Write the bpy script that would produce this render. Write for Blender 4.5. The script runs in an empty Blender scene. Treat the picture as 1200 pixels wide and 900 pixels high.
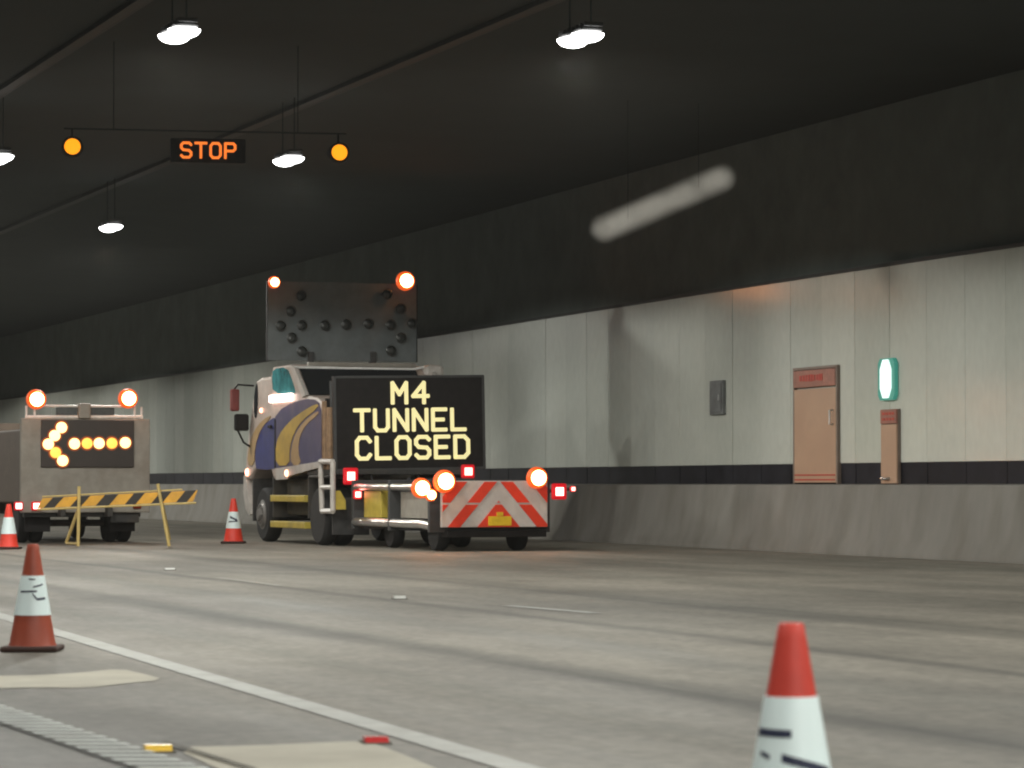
import bpy, bmesh, math, random
from mathutils import Vector, Matrix
random.seed(7)
C = bpy.context.scene.collection
S = bpy.context.scene
PI = math.pi

# ---------------------------------------------------------------- camera, world, exposure
F = 3600.0                      # focal length in photo pixels (1200 wide)
CAMH = 1.0
PITCH = math.atan(117/F)
cam = bpy.data.cameras.new('camera'); camo = bpy.data.objects.new('camera', cam); C.objects.link(camo)
cam.sensor_width = 36; cam.lens = 36*F/1200; cam.clip_start = .1; cam.clip_end = 1500
camo.location = (0, 0, CAMH); camo.rotation_euler = (PI/2+PITCH, 0, 0)
cam.dof.use_dof = True; cam.dof.focus_distance = 50; cam.dof.aperture_fstop = 6.0
S.camera = camo
W = bpy.data.worlds.new('World'); S.world = W; W.use_nodes = True
nt = W.node_tree; bg = nt.nodes['Background']
sky = nt.nodes.new('ShaderNodeTexSky'); sky.sky_type = 'NISHITA'; sky.sun_disc = False
sky.sun_elevation = math.radians(1); sky.sun_rotation = math.radians(200)
nt.links.new(sky.outputs[0], bg.inputs[0]); bg.inputs[1].default_value = 0.004
S.view_settings.view_transform = 'Standard'; S.view_settings.look = 'None'
S.view_settings.exposure = 0; S.view_settings.gamma = 1
S.cycles.use_denoising = True
S.cycles.filter_width = 2.1
S.cycles.sample_clamp_indirect = 4
S.cycles.max_bounces = 7
S.cycles.use_adaptive_sampling = True; S.cycles.adaptive_threshold = .02
LAMP_W = 660

# ---------------------------------------------------------------- picture -> place
fw = Vector((0, math.cos(PITCH), math.sin(PITCH))); up = Vector((0, -math.sin(PITCH), math.cos(PITCH))); rt = Vector((1, 0, 0))
O = Vector((0, 0, CAMH))
def ray(px, py): return fw + rt*((px-600)/F) + up*((450-py)/F)
def at_z(px, py, z=0.0):
    r = ray(px, py); return O + r*((z-CAMH)/r.z)
def at_depth(px, py, d):
    r = ray(px, py); return O + r*(d/r.y)
A = math.radians(19.86)          # road axis, left of the camera's heading
U = Vector((-math.sin(A), math.cos(A), 0)); N = Vector((math.cos(A), math.sin(A), 0))
def road(s, off, z=0): return U*s + N*off + Vector((0, 0, z))
class Frame:
    """a thing standing on the road: x to its right, y forward, z up"""
    def __init__(self, p, a=A): self.m = Matrix.Translation(p) @ Matrix.Rotation(a, 4, 'Z'); self.i = self.m.inverted(); self.p = Vector(p); self.a = a
    def hit(self, px, py, axis, val):
        o = self.i @ O; d = self.i.to_3x3() @ ray(px, py); return o + d*((val-o[axis])/d[axis])
    def side(self, px, py, x): p = self.hit(px, py, 0, x); return (p.y, p.z)
    def rear(self, px, py, y): p = self.hit(px, py, 1, y); return (p.x, p.z)

# ---------------------------------------------------------------- materials
def nodes(m): return m.node_tree.nodes, m.node_tree.links
def mat(name, col, rough=.6, metal=0, var=.15, scale=6, bump=0, spec=.5, dirt=None, dirt_scale=2.0, dirt_amt=.5, stretch=None):
    m = bpy.data.materials.new(name); m.use_nodes = True; n, l = nodes(m); b = n['Principled BSDF']
    b.inputs['Roughness'].default_value = rough; b.inputs['Metallic'].default_value = metal; b.inputs['Specular IOR Level'].default_value = spec
    tc = n.new('ShaderNodeTexCoord'); src = tc.outputs['Object']
    if stretch:
        mp = n.new('ShaderNodeMapping'); mp.inputs['Scale'].default_value = stretch; l.new(src, mp.inputs[0]); src = mp.outputs[0]
    nz = n.new('ShaderNodeTexNoise'); nz.inputs['Scale'].default_value = scale; nz.inputs['Detail'].default_value = 8; nz.inputs['Roughness'].default_value = .65
    l.new(src, nz.inputs['Vector'])
    r = n.new('ShaderNodeValToRGB'); c = Vector(col)
    r.color_ramp.elements[0].position = .3; r.color_ramp.elements[1].position = .7
    r.color_ramp.elements[0].color = (*(c*(1-var)), 1); r.color_ramp.elements[1].color = (*(c*(1+var)), 1)
    l.new(nz.outputs[0], r.inputs[0]); out = r.outputs[0]
    if dirt:
        n2 = n.new('ShaderNodeTexNoise'); n2.inputs['Scale'].default_value = dirt_scale; n2.inputs['Detail'].default_value = 6
        l.new(src, n2.inputs['Vector'])
        r2 = n.new('ShaderNodeValToRGB'); r2.color_ramp.elements[0].position = .45; r2.color_ramp.elements[1].position = .75
        r2.color_ramp.elements[1].color = (dirt_amt,)*3+(1,); r2.color_ramp.elements[0].color = (0, 0, 0, 1)
        l.new(n2.outputs[0], r2.inputs[0])
        mx = n.new('ShaderNodeMix'); mx.data_type = 'RGBA'; l.new(r2.outputs[0], mx.inputs[0]); l.new(out, mx.inputs[6]); mx.inputs[7].default_value = (*dirt, 1)
        out = mx.outputs[2]
    l.new(out, b.inputs['Base Color'])
    if bump:
        bp = n.new('ShaderNodeBump'); bp.inputs['Strength'].default_value = bump; bp.inputs['Distance'].default_value = .02
        l.new(nz.outputs[0], bp.inputs['Height']); l.new(bp.outputs[0], b.inputs['Normal'])
    return m
def glow(name, col, strength):
    m = bpy.data.materials.new(name); m.use_nodes = True; n, l = nodes(m); b = n['Principled BSDF']
    b.inputs['Base Color'].default_value = (*[min(1, c*.5) for c in col], 1)
    b.inputs['Emission Color'].default_value = (*col, 1); b.inputs['Emission Strength'].default_value = strength
    return m
M = dict(
    white=mat('white_paint', (.55, .51, .47), .35, dirt=(.25, .2, .16), dirt_amt=.4),
    cream=mat('cab_paint', (.50, .42, .37), .35, dirt=(.25, .2, .16), dirt_amt=.4),
    purple=mat('purple_paint', (.055, .048, .115), .4, dirt=(.16, .13, .14), dirt_amt=.5),
    blue=mat('blue_paint', (.03, .034, .15), .4, var=.2, dirt=(.08, .07, .09), dirt_amt=.4),
    yellow=mat('yellow_paint', (.48, .32, .05), .4, dirt=(.2, .13, .05), dirt_amt=.5),
    orange_stripe=mat('orange_paint', (.40, .26, .12), .4),
    teal=mat('teal_glass', (.05, .22, .24), .15, var=.6, scale=3, spec=.8),
    glass=mat('dark_glass', (.02, .022, .025), .1, spec=.8),
    black=mat('black_paint', (.014, .012, .012), .7, var=.3, spec=.25),
    rubber=mat('tyre_rubber', (.018, .017, .017), .8, var=.3),
    steel=mat('galvanised_steel', (.5, .5, .5), .35, .8, var=.2, scale=10),
    chrome=mat('bright_tube', (.75, .74, .72), .28, .9, var=.1),
    dark=mat('chassis_grey', (.035, .034, .033), .7, var=.4, dirt=(.10, .08, .06)),
    board=mat('board_grey', (.145, .165, .17), .55, var=.2, scale=3),
    lens_off=mat('unlit_lens', (.04, .045, .042), .35, var=.4, scale=20, spec=.8),
    tan=mat('tan_panel', (.30, .275, .235), .55, dirt=(.17, .13, .10), dirt_amt=.5),
    bronze=mat('brown_tarp', (.25, .15, .08), .6, var=.35),
    yel_plate=mat('yellow_plate', (.55, .42, .06), .5, dirt=(.2, .15, .06)),
    red_sheet=mat('red_sheeting', (.80, .06, .025), .35, var=.08),
    silver_sheet=mat('silver_sheeting', (.62, .62, .6), .35, var=.12, dirt=(.3, .27, .24), dirt_amt=.4),
    num_yel=mat('number_plate_yellow', (.85, .60, .03), .4),
    cone=mat('cone_orange', (.34, .06, .028), .5, var=.15, dirt=(.13, .045, .025), dirt_amt=.35),
    cone_far=mat('cone_bright_red', (.85, .055, .03), .5, var=.1), cone_red=mat('cone_red', (.56, .052, .034), .5, var=.12),
    cone_base=mat('cone_base_black', (.045, .02, .015), .8),
    sleeve=mat('cone_sleeve', (.84, .97, .98), .4, var=.02, scale=12, dirt=(.7, .75, .74), dirt_amt=.3, dirt_scale=6),
    mark=mat('sleeve_mark', (.02, .025, .06), .6),
    boom_yel=mat('boom_yellow', (.75, .38, .04), .5, dirt=(.3, .17, .06)),
    boom_blk=mat('boom_black', (.03, .025, .02), .5),
    trestle=mat('trestle_yellow', (.60, .44, .16), .55),
    steel_dk=mat('dark_steel', (.05, .05, .05), .7),
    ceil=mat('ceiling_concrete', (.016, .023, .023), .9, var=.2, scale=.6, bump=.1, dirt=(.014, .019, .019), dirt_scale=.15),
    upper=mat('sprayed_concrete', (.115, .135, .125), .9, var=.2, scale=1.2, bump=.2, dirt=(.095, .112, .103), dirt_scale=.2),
    tray=mat('cable_tray', (.02, .022, .021), .7, var=.3),
    barrier=mat('barrier_concrete', (.225, .212, .19), .85, var=.14, scale=1.6, bump=.08, dirt=(.14, .125, .10), dirt_scale=1.5, dirt_amt=.7, stretch=(1, 1, .35)),
    band=mat('kick_band', (.016, .015, .020), .6, var=.5, scale=1.5, spec=.12),
    door=mat('door_tan', (.47, .30, .20), .42, var=.1, scale=3, dirt=(.36, .20, .13), dirt_scale=1.5, dirt_amt=.5),
    door_head=mat('door_header', (.32, .13, .09), .45, var=.25, scale=9),
    red_letter=mat('red_lettering', (.45, .05, .03), .5),
    frame=mat('door_frame', (.20, .15, .12), .5),
    cabinet=mat('cabinet_grey', (.12, .125, .125), .45, var=.3),
    line=mat('line_paint', (.33, .335, .31), .6, var=.22, scale=5, dirt=(.25, .24, .21), dirt_scale=3, dirt_amt=.75),
    rib=mat('rib_paint', (.46, .49, .46), .6, var=.2, scale=5, dirt=(.28, .27, .24), dirt_scale=3, dirt_amt=.6),
    patch=mat('concrete_patch', (.47, .44, .36), .8, var=.14, scale=3, bump=.1, dirt=(.3, .26, .2), dirt_scale=1.2),
    stain=mat('oil_stain', (.125, .118, .102), .9, var=.3, scale=6, spec=.1),
    lamp=glow('lamp_white', (1, 1, .98), 14),
    led=glow('sign_led', (1, .89, .44), .74),
    led_amber=glow('sign_led_amber', (1, .22, .03), 1.1),
    amber=glow('amber_lantern', (1, .33, .01), 1.4),
    beacon=glow('beacon_core', (1, .36, .11), 32),
    beacon_halo=glow('beacon_halo', (1, .13, .018), .8), arrow_halo=glow('arrow_halo', (.45, .085, .012), .35),  # orange halos round the lamps, put into glowing rims
    arrow=glow('arrow_lamp', (1, .66, .24), 3.2),
    arrow_y=glow('arrow_lamp_dimmer', (1, .50, .08), 1.7),
    rim=mat('rim_grey', (.22, .21, .20), .5, .3, var=.3, dirt=(.1, .08, .06)),
    tail=glow('tail_core', (1, .22, .18), 9),
    tail_rim=glow('tail_rim', (.75, .004, .015), .55),
    tail_hot=glow('tail_hot', (1, .5, .45), 6),
    marker=glow('marker_lamp', (1, .40, .25), 5),
    strobe=glow('strobe_bar', (1, .68, .6), 6),
    refl=mat('amber_reflector', (.16, .014, .001), .6, spec=.1),
    exit=glow('exit_light', (.82, 1, .95), 1.1),
    exit_frame=glow('exit_frame', (.06, .34, .26), .5),
    tube=glow('streak_light', (1, .97, .86), .10),
    stud_w=mat('stud_white', (.85, .85, .82), .3), stud_y=mat('stud_yellow', (.9, .58, .08), .3), stud_r=mat('stud_red', (.55, .04, .04), .3),
)
def road_mat():
    m = bpy.data.materials.new('road_surface'); m.use_nodes = True; n, l = nodes(m); b = n['Principled BSDF']
    tc = n.new('ShaderNodeTexCoord')
    def noise(scale, stretch, det=8):
        mp = n.new('ShaderNodeMapping'); mp.inputs['Scale'].default_value = stretch; l.new(tc.outputs['Object'], mp.inputs[0])
        z = n.new('ShaderNodeTexNoise'); z.inputs['Scale'].default_value = scale; z.inputs['Detail'].default_value = det; z.inputs['Roughness'].default_value = .6
        l.new(mp.outputs[0], z.inputs['Vector']); return z.outputs[0]
    def ramp(src, stops):
        r = n.new('ShaderNodeValToRGB'); e = r.color_ramp.elements
        while len(e) < len(stops): e.new(.5)
        for k, (p, c) in enumerate(stops): e[k].position = p; e[k].color = (*c, 1) if len(c) == 3 else c
        l.new(src, r.inputs[0]); return r.outputs[0]
    def mul(a, bb, f=1.0):
        x = n.new('ShaderNodeMix'); x.data_type = 'RGBA'; x.blend_type = 'MULTIPLY'; x.inputs[0].default_value = f
        l.new(a, x.inputs[6]); l.new(bb, x.inputs[7]); return x.outputs[2]
    g = lambda v: (v, v, v)
    base = ramp(noise(.5, (1, 1, 1)), [(.3, (.165, .151, .126)), (.7, (.224, .205, .172))])
    fine = ramp(noise(14, (1, .6, 1), 8), [(.28, g(.6)), (.72, g(1.3))])
    mid = ramp(noise(3, (1, .5, 1)), [(.3, g(.86)), (.7, g(1.1))])
    streak = ramp(noise(1.1, (1, .035, 1)), [(.3, g(.78)), (.5, g(1.0)), (.75, g(1.12))])
    blot = ramp(noise(.9, (1, .35, 1), 8), [(.35, g(.82)), (.6, g(1.05))]); mid = mul(mid, blot)
    out = mul(mul(mul(base, fine, .8), mid), streak)
    # wheel paths and oil lines: bands at set distances across the road, broken along it
    sep = n.new('ShaderNodeSeparateXYZ'); l.new(tc.outputs['Object'], sep.inputs[0])
    wob = n.new('ShaderNodeMath'); wob.operation = 'MULTIPLY_ADD'; l.new(noise(.12, (.2, 1, 1), 3), wob.inputs[0]); wob.inputs[1].default_value = .5; l.new(sep.outputs[0], wob.inputs[2])
    off = n.new('ShaderNodeMath'); off.operation = 'SUBTRACT'; l.new(wob.outputs[0], off.inputs[0]); off.inputs[1].default_value = .25
    for c0, w, dk in ((5.82, .28, .42), (8.02, .13, .5), (10.1, .36, .58), (12.6, .5, .80), (6.9, .3, .9), (14.6, .4, .86), (17.6, .9, .8), (4.9, .22, .9)):
        d = n.new('ShaderNodeMath'); d.operation = 'SUBTRACT'; l.new(off.outputs[0], d.inputs[0]); d.inputs[1].default_value = c0
        ab = n.new('ShaderNodeMath'); ab.operation = 'ABSOLUTE'; l.new(d.outputs[0], ab.inputs[0])
        mr = n.new('ShaderNodeMapRange'); mr.interpolation_type = 'SMOOTHSTEP'; mr.inputs[1].default_value = 0; mr.inputs[2].default_value = w*1.5; mr.inputs[3].default_value = 1; mr.inputs[4].default_value = 0
        l.new(ab.outputs[0], mr.inputs[0])
        br = ramp(noise(.35, (1+c0, .22, 1), 4), [(.30, g(.3)), (.55, g(1))])
        fm = n.new('ShaderNodeMath'); fm.operation = 'MULTIPLY'; l.new(mr.outputs[0], fm.inputs[0]); l.new(br, fm.inputs[1])
        x = n.new('ShaderNodeMix'); x.data_type = 'RGBA'; x.blend_type = 'MULTIPLY'; l.new(fm.outputs[0], x.inputs[0]); l.new(out, x.inputs[6]); x.inputs[7].default_value = (dk*.98, dk, dk, 1); out = x.outputs[2]
    # paler towards the barrier, making up in colour for weak light there
    mr = n.new('ShaderNodeMapRange'); mr.interpolation_type = 'SMOOTHSTEP'; mr.inputs[1].default_value = 8.5; mr.inputs[2].default_value = 16; l.new(off.outputs[0], mr.inputs[0])
    x = n.new('ShaderNodeMix'); x.data_type = 'RGBA'; x.blend_type = 'MULTIPLY'; l.new(mr.outputs[0], x.inputs[0]); l.new(out, x.inputs[6]); x.inputs[7].default_value = (1.42, 1.40, 1.40, 1); x.clamp_result = False; out = x.outputs[2]
    # greyer asphalt on the near lane, left of the edge line
    mr = n.new('ShaderNodeMapRange'); mr.inputs[1].default_value = 4.0; mr.inputs[2].default_value = 2.3; l.new(off.outputs[0], mr.inputs[0])
    x = n.new('ShaderNodeMix'); x.data_type = 'RGBA'; x.blend_type = 'MULTIPLY'; l.new(mr.outputs[0], x.inputs[0]); l.new(out, x.inputs[6]); x.inputs[7].default_value = (.64, .66, .70, 1); out = x.outputs[2]
    l.new(out, b.inputs['Base Color'])
    b.inputs['Specular IOR Level'].default_value = .3
    rr = ramp(noise(1.1, (1, .05, 1)), [(.3, g(.55)), (.7, g(.75))]); l.new(rr, b.inputs['Roughness'])
    bp = n.new('ShaderNodeBump'); bp.inputs['Strength'].default_value = .25; bp.inputs['Distance'].default_value = .01; l.new(noise(60, (1, 1, 1), 3), bp.inputs['Height']); l.new(bp.outputs[0], b.inputs['Normal'])
    return m
M['road'] = road_mat()
def clad_mat():
    m = bpy.data.materials.new('wall_cladding'); m.use_nodes = True; n, l = nodes(m); b = n['Principled BSDF']
    geo = n.new('ShaderNodeNewGeometry'); tc = n.new('ShaderNodeTexCoord')
    r = n.new('ShaderNodeValToRGB'); e = r.color_ramp.elements; e[0].color = (.595, .625, .59, 1); e[1].color = (.695, .72, .68, 1)
    l.new(geo.outputs['Random Per Island'], r.inputs[0])
    def noise(scale, stretch, det=2):
        mp = n.new('ShaderNodeMapping'); mp.inputs['Scale'].default_value = stretch; l.new(tc.outputs['Object'], mp.inputs[0])
        z = n.new('ShaderNodeTexNoise'); z.inputs['Scale'].default_value = scale; z.inputs['Detail'].default_value = det; l.new(mp.outputs[0], z.inputs['Vector']); return z.outputs[0]
    def mulr(a, src, lo, hi, p0=.35, p1=.65):
        q = n.new('ShaderNodeValToRGB'); q.color_ramp.elements[0].position = p0; q.color_ramp.elements[1].position = p1
        q.color_ramp.elements[0].color = (*lo, 1); q.color_ramp.elements[1].color = (*hi, 1); l.new(src, q.inputs[0])
        x = n.new('ShaderNodeMix'); x.data_type = 'RGBA'; x.blend_type = 'MULTIPLY'; x.inputs[0].default_value = 1; l.new(a, x.inputs[6]); l.new(q.outputs[0], x.inputs[7]); return x.outputs[2]
    o = mulr(r.outputs[0], noise(.9, (1, 1, .12), 1), (.90, .91, .90), (1.05, 1.05, 1.04), .1, .9)
    o = mulr(o, noise(.22, (1, 1, .5)), (.74, .72, .67), (1.1, 1.1, 1.1), .15, .85)
    o = mulr(o, noise(9, (1, 1, .6), 6), (.93, .93, .93), (1.05, 1.05, 1.05), .2, .8)
    # soot by the cabinet, a darker mid patch, far-end dimness painted in
    for pos, rad, lo in ((SOOT_DIM[0], 3.4, .66), (SOOT_DIM[1], 2.4, .72), (SOOT_DIM[2], 8.5, .50)):
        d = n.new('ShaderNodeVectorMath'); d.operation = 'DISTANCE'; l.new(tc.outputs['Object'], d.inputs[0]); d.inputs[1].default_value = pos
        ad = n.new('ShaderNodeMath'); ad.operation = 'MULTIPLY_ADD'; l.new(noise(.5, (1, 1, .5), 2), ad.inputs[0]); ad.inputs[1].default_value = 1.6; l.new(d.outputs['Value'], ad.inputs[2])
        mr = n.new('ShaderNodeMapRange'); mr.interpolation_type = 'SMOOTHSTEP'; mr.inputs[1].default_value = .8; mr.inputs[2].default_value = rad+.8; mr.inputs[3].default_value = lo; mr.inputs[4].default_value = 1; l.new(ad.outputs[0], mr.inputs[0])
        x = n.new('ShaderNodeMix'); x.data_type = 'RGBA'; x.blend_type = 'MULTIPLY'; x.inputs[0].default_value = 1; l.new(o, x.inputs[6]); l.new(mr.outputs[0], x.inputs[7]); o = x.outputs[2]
    l.new(o, b.inputs['Base Color'])
    q = n.new('ShaderNodeMapRange'); l.new(noise(1.2, (1, 1, .4)), q.inputs[0]); q.inputs[1].default_value = .2; q.inputs[2].default_value = .8; q.inputs[3].default_value = .16; q.inputs[4].default_value = .22; l.new(q.outputs[0], b.inputs['Roughness'])
    b.inputs['Specular IOR Level'].default_value = .4
    return m

# ---------------------------------------------------------------- mesh helpers
def obj(name, bm, m, parent=None, smooth=False):
    me = bpy.data.meshes.new(name)
    bmesh.ops.recalc_face_normals(bm, faces=bm.faces[:])
    bm.to_mesh(me); bm.free()
    for x in (m if isinstance(m, (list, tuple)) else [m]): me.materials.append(x)
    if smooth:
        for p in me.polygons: p.use_smooth = True
        me.set_sharp_from_angle(angle=math.radians(40))
    o = bpy.data.objects.new(name, me); C.objects.link(o)
    if parent: o.parent = parent
    return o
def BM(): return bmesh.new()
def box(bm, c, s, bev=0, rot=None, mi=0):
    r = bmesh.ops.create_cube(bm, size=1); vs = r['verts']
    bmesh.ops.scale(bm, vec=s, verts=vs)
    if bev:
        es = list({e for v in vs for e in v.link_edges}); k = bmesh.ops.bevel(bm, geom=es, offset=bev, segments=2, affect='EDGES', profile=.5)
        vs = list({v for f in k['faces'] for v in f.verts} | {v for v in vs if v.is_valid})
    if rot: bmesh.ops.rotate(bm, cent=(0, 0, 0), matrix=rot, verts=vs)
    bmesh.ops.translate(bm, vec=c, verts=vs)
    if mi:
        for f in {f for v in vs for f in v.link_faces}: f.material_index = mi
    return vs
def tube(bm, pts, r, seg=10):
    pts = [Vector(p) for p in pts]; rings = []
    for i, p in enumerate(pts):
        t = (pts[min(i+1, len(pts)-1)] - pts[max(i-1, 0)]).normalized()
        a = Vector((0, 0, 1)) if abs(t.z) < .9 else Vector((1, 0, 0))
        u = t.cross(a).normalized(); v = t.cross(u)
        rings.append([bm.verts.new(p + (u*math.cos(k*2*PI/seg) + v*math.sin(k*2*PI/seg))*r) for k in range(seg)])
    for a, b in zip(rings, rings[1:]):
        for k in range(seg): bm.faces.new((a[k], a[(k+1) % seg], b[(k+1) % seg], b[k]))
    bm.faces.new(rings[0]); bm.faces.new(rings[-1])
def lathe(bm, prof, seg=24, mtx=None, mi=0, ring=False):
    """profile of (radius, height) turned about z"""
    rings = []
    for r, z in prof:
        rings.append([bm.verts.new((max(r, 1e-4)*math.cos(k*2*PI/seg), max(r, 1e-4)*math.sin(k*2*PI/seg), z)) for k in range(seg)])
    fs = []
    for a, b in zip(rings, rings[1:]):
        for k in range(seg): fs.append(bm.faces.new((a[k], a[(k+1) % seg], b[(k+1) % seg], b[k])))
    if ring:
        for k in range(seg): fs.append(bm.faces.new((rings[-1][k], rings[-1][(k+1) % seg], rings[0][(k+1) % seg], rings[0][k])))
    else: fs.append(bm.faces.new(rings[0])); fs.append(bm.faces.new(rings[-1]))
    for f in fs: f.material_index = mi
    if mtx: bmesh.ops.transform(bm, matrix=mtx, verts=[v for q in rings for v in q])
def prism(bm, poly, x0, x1, mi=0, axis=0):
    """poly of (a, b) extruded along axis: axis 0 -> (x, a, b); axis 1 -> (a, y, b); axis 2 -> (a, b, z)"""
    def P(a, b, t): return (t, a, b) if axis == 0 else ((a, t, b) if axis == 1 else (a, b, t))
    A_ = [bm.verts.new(P(a, b, x0)) for a, b in poly]; B_ = [bm.verts.new(P(a, b, x1)) for a, b in poly]
    fs = [bm.faces.new(A_), bm.faces.new(B_)]
    for k in range(len(poly)):
        j = (k+1) % len(poly); fs.append(bm.faces.new((A_[k], A_[j], B_[j], B_[k])))
    for f in fs: f.material_index = mi
    return A_+B_
def smooth_poly(p, it=2):
    for _ in range(it):
        q = []
        for k in range(len(p)):
            a, b = p[k], p[(k+1) % len(p)]
            q += [(a[0]*.75+b[0]*.25, a[1]*.75+b[1]*.25), (a[0]*.25+b[0]*.75, a[1]*.25+b[1]*.75)]
        p = q
    return p
RX = lambda d: Matrix.Rotation(math.radians(d), 4, 'X'); RY = lambda d: Matrix.Rotation(math.radians(d), 4, 'Y'); RZ = lambda d: Matrix.Rotation(math.radians(d), 4, 'Z')
T = lambda *v: Matrix.Translation(v)
def tag(o, label, cat, group=None):
    o['label'] = label; o['category'] = cat
    if group: o['group'] = group
    return o
def thing(name, loc, rz, label, cat, group=None):
    o = bpy.data.objects.new(name, None); C.objects.link(o); o.location = loc; o.rotation_euler = (0, 0, rz); o.empty_display_size = .3
    return tag(o, label, cat, group)
def struct(o): o['kind'] = 'structure'; return o
def dup(root, loc=None, rz=None, label=None):
    r = root.copy(); C.objects.link(r)
    if loc is not None: r.location = loc
    if rz is not None: r.rotation_euler = (0, 0, rz)
    if label: r['label'] = label
    for ch in root.children:
        c = ch.copy(); C.objects.link(c); c.parent = r
        for g in ch.children:
            d = g.copy(); C.objects.link(d); d.parent = c
    return r
def quad_sheet(name, pts, m, parent=None):
    bm = BM(); bm.faces.new([bm.verts.new(p) for p in pts]); return obj(name, bm, m, parent)

# ---------------------------------------------------------------- wall plan from the photograph's wall top line (4.05 m above the road)
WTOP = 4.05
tp = [(1200, 288), (1000, 318), (745, 357), (600, 380), (490, 397.5), (380, 414), (260, 432), (175, 444.5), (90, 456.5), (0, 469.5)]
plan = [at_z(x, y, WTOP).xy for x, y in tp]
def line_fit(a, b, t): return a + (b-a)*t
d0 = (plan[0]-plan[2]).normalized()
d0 = Vector((math.sin(math.radians(20.2)), -math.cos(math.radians(20.2))))
plan = [plan[0] + d0*70] + plan
e0 = (plan[-1]-plan[-3]).normalized()
for k in range(6):
    ang = math.radians(3.2); e0 = Vector((e0.x*math.cos(ang)-e0.y*math.sin(ang), e0.x*math.sin(ang)+e0.y*math.cos(ang))); plan.append(plan[-1] + e0*16)
# even out: resample to fine steps with smoothing
def resample(pl, step):
    out = [pl[0]]; acc = 0
    for a, b in zip(pl, pl[1:]):
        L = (b-a).length; t = step-acc
        while t <= L: out.append(a+(b-a)*(t/L)); t += step
        acc = L-(t-step)
    return out
fine_ = resample(plan, 1.0)
for _ in range(60):
    fine_ = [fine_[0]] + [(fine_[i-1]+fine_[i]*2+fine_[i+1])/4 for i in range(1, len(fine_)-1)] + [fine_[-1]]
PANEL = 1.12
plan = resample(fine_, PANEL)
def wnorm(i):      # horizontal unit vector out of the wall, towards the road
    a = plan[max(i-1, 0)]; b = plan[min(i+1, len(plan)-1)]; d = (b-a).normalized(); return Vector((-d.y, d.x))
WN = [wnorm(i) for i in range(len(plan))]
if WN[20].dot(-N.xy) < 0: WN = [-w for w in WN]
def wp(i, off, z): p = plan[i] + WN[i]*off; return Vector((p.x, p.y, z))
def wall_hit(px):      # (point on the wall face, heading along the wall to the picture's right)
    r = ray(px, 500); k = r.x/r.y
    for i in range(len(plan)-1):
        a, b = plan[i], plan[i+1]; fa = a.x-k*a.y; fb = b.x-k*b.y
        if fa*fb <= 0 and min(a.y, b.y) > 0:
            t = fa/(fa-fb); p = a+(b-a)*t; d = (a-b).normalized(); return p, math.atan2(d.y, d.x)
def wall_z(px, py): p, _ = wall_hit(px); return at_depth(px, py, p.y).z
def wall3(px, py): p, _ = wall_hit(px); return Vector((p.x, p.y, wall_z(px, py)))
SOOT_DIM = [tuple(wall3(865, 375)), tuple(wall3(600, 500)), tuple(wall3(215, 500))]
M['clad'] = clad_mat()

# ---------------------------------------------------------------- ground, markings, ceiling
bm = BM()
box(bm, (8, 60, -.25), (90, 420, .5))
g = obj('road', bm, M['road']); g.rotation_euler = (0, 0, A); struct(g)
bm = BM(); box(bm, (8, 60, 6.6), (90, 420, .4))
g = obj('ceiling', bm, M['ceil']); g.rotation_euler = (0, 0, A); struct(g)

def ground_line(p0, p1, w, ext0, ext1, z, name, m, dash=None, mi=None):
    a = at_z(*p0); b = at_z(*p1); d = (b-a).normalized(); a = a-d*ext0; b = b+d*ext1; q = Vector((-d.y, d.x, 0))*w/2; h = Vector((0, 0, z))
    bm = BM(); L = (b-a).length; n = max(1, int(L/(dash[0] if dash else 1.0)))
    for k in range(n):
        s = a+d*(k*L/n); e = a+d*((k+(dash[1] if dash else 1))*L/n)
        sh = d*(dash[2] if dash else 0)
        j = (0, 0)
        bm.faces.new([bm.verts.new(v) for v in (s-q+h, s+q+sh+h, e+q+sh+h, e-q+h)])
    o = obj(name, bm, m); return struct(o)
ground_line((606, 900), (0, 722), .15, 6, 60, .004, 'edge_line', M['line'])
ground_line((191, 900), (0, 838), .24, 6, 60, .004, 'rumble_line', mat('rumble_base', (.075, .072, .065), .7), None)
ground_line((191, 900), (0, 838), .22, 6, 40, .012, 'rumble_line', M['rib'], (.18, .55, .10))
ground_line((700, 719), (600, 710.5), .12, 0, .1, .004, 'lane_line', M['line'])
ground_line((330, 687), (262, 678), .12, 0, .3, .004, 'lane_line', mat('faded_line', (.22, .21, .18), .7, var=.2))
def ground_poly(name, px, m, z=.004, it=1):
    p = [at_z(x, y) for x, y in px]; p2 = smooth_poly([(v.x, v.y) for v in p], it)
    bm = BM(); bm.faces.new([bm.verts.new((x, y, z)) for x, y in p2]); return struct(obj(name, bm, m))
ground_poly('concrete_patch', [(-160, 800), (-90, 791), (20, 793), (95, 789), (140, 784), (172, 791), (192, 797), (150, 801), (100, 807), (40, 806), (-60, 809)], M['patch'], .003)
ground_poly('concrete_patch', [(200, 876), (300, 874.5), (370, 871), (425, 869), (445, 874), (480, 888), (520, 905), (560, 930), (420, 960), (330, 930), (262, 905)], M['patch'], .003)
bm = BM()
for s, off, ln in ((12.8, 4.25, 6), ):
    pass
a_, b_ = at_z(192, 872), at_z(300, 905); d_ = (b_-a_).normalized(); q_ = Vector((-d_.y, d_.x, 0))*.012
bm.faces.new([bm.verts.new(v+Vector((0, 0, .012))) for v in (a_-q_, a_+q_, b_+q_, b_-q_)]); struct(obj('road_joint', bm, M['stain']))

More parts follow.
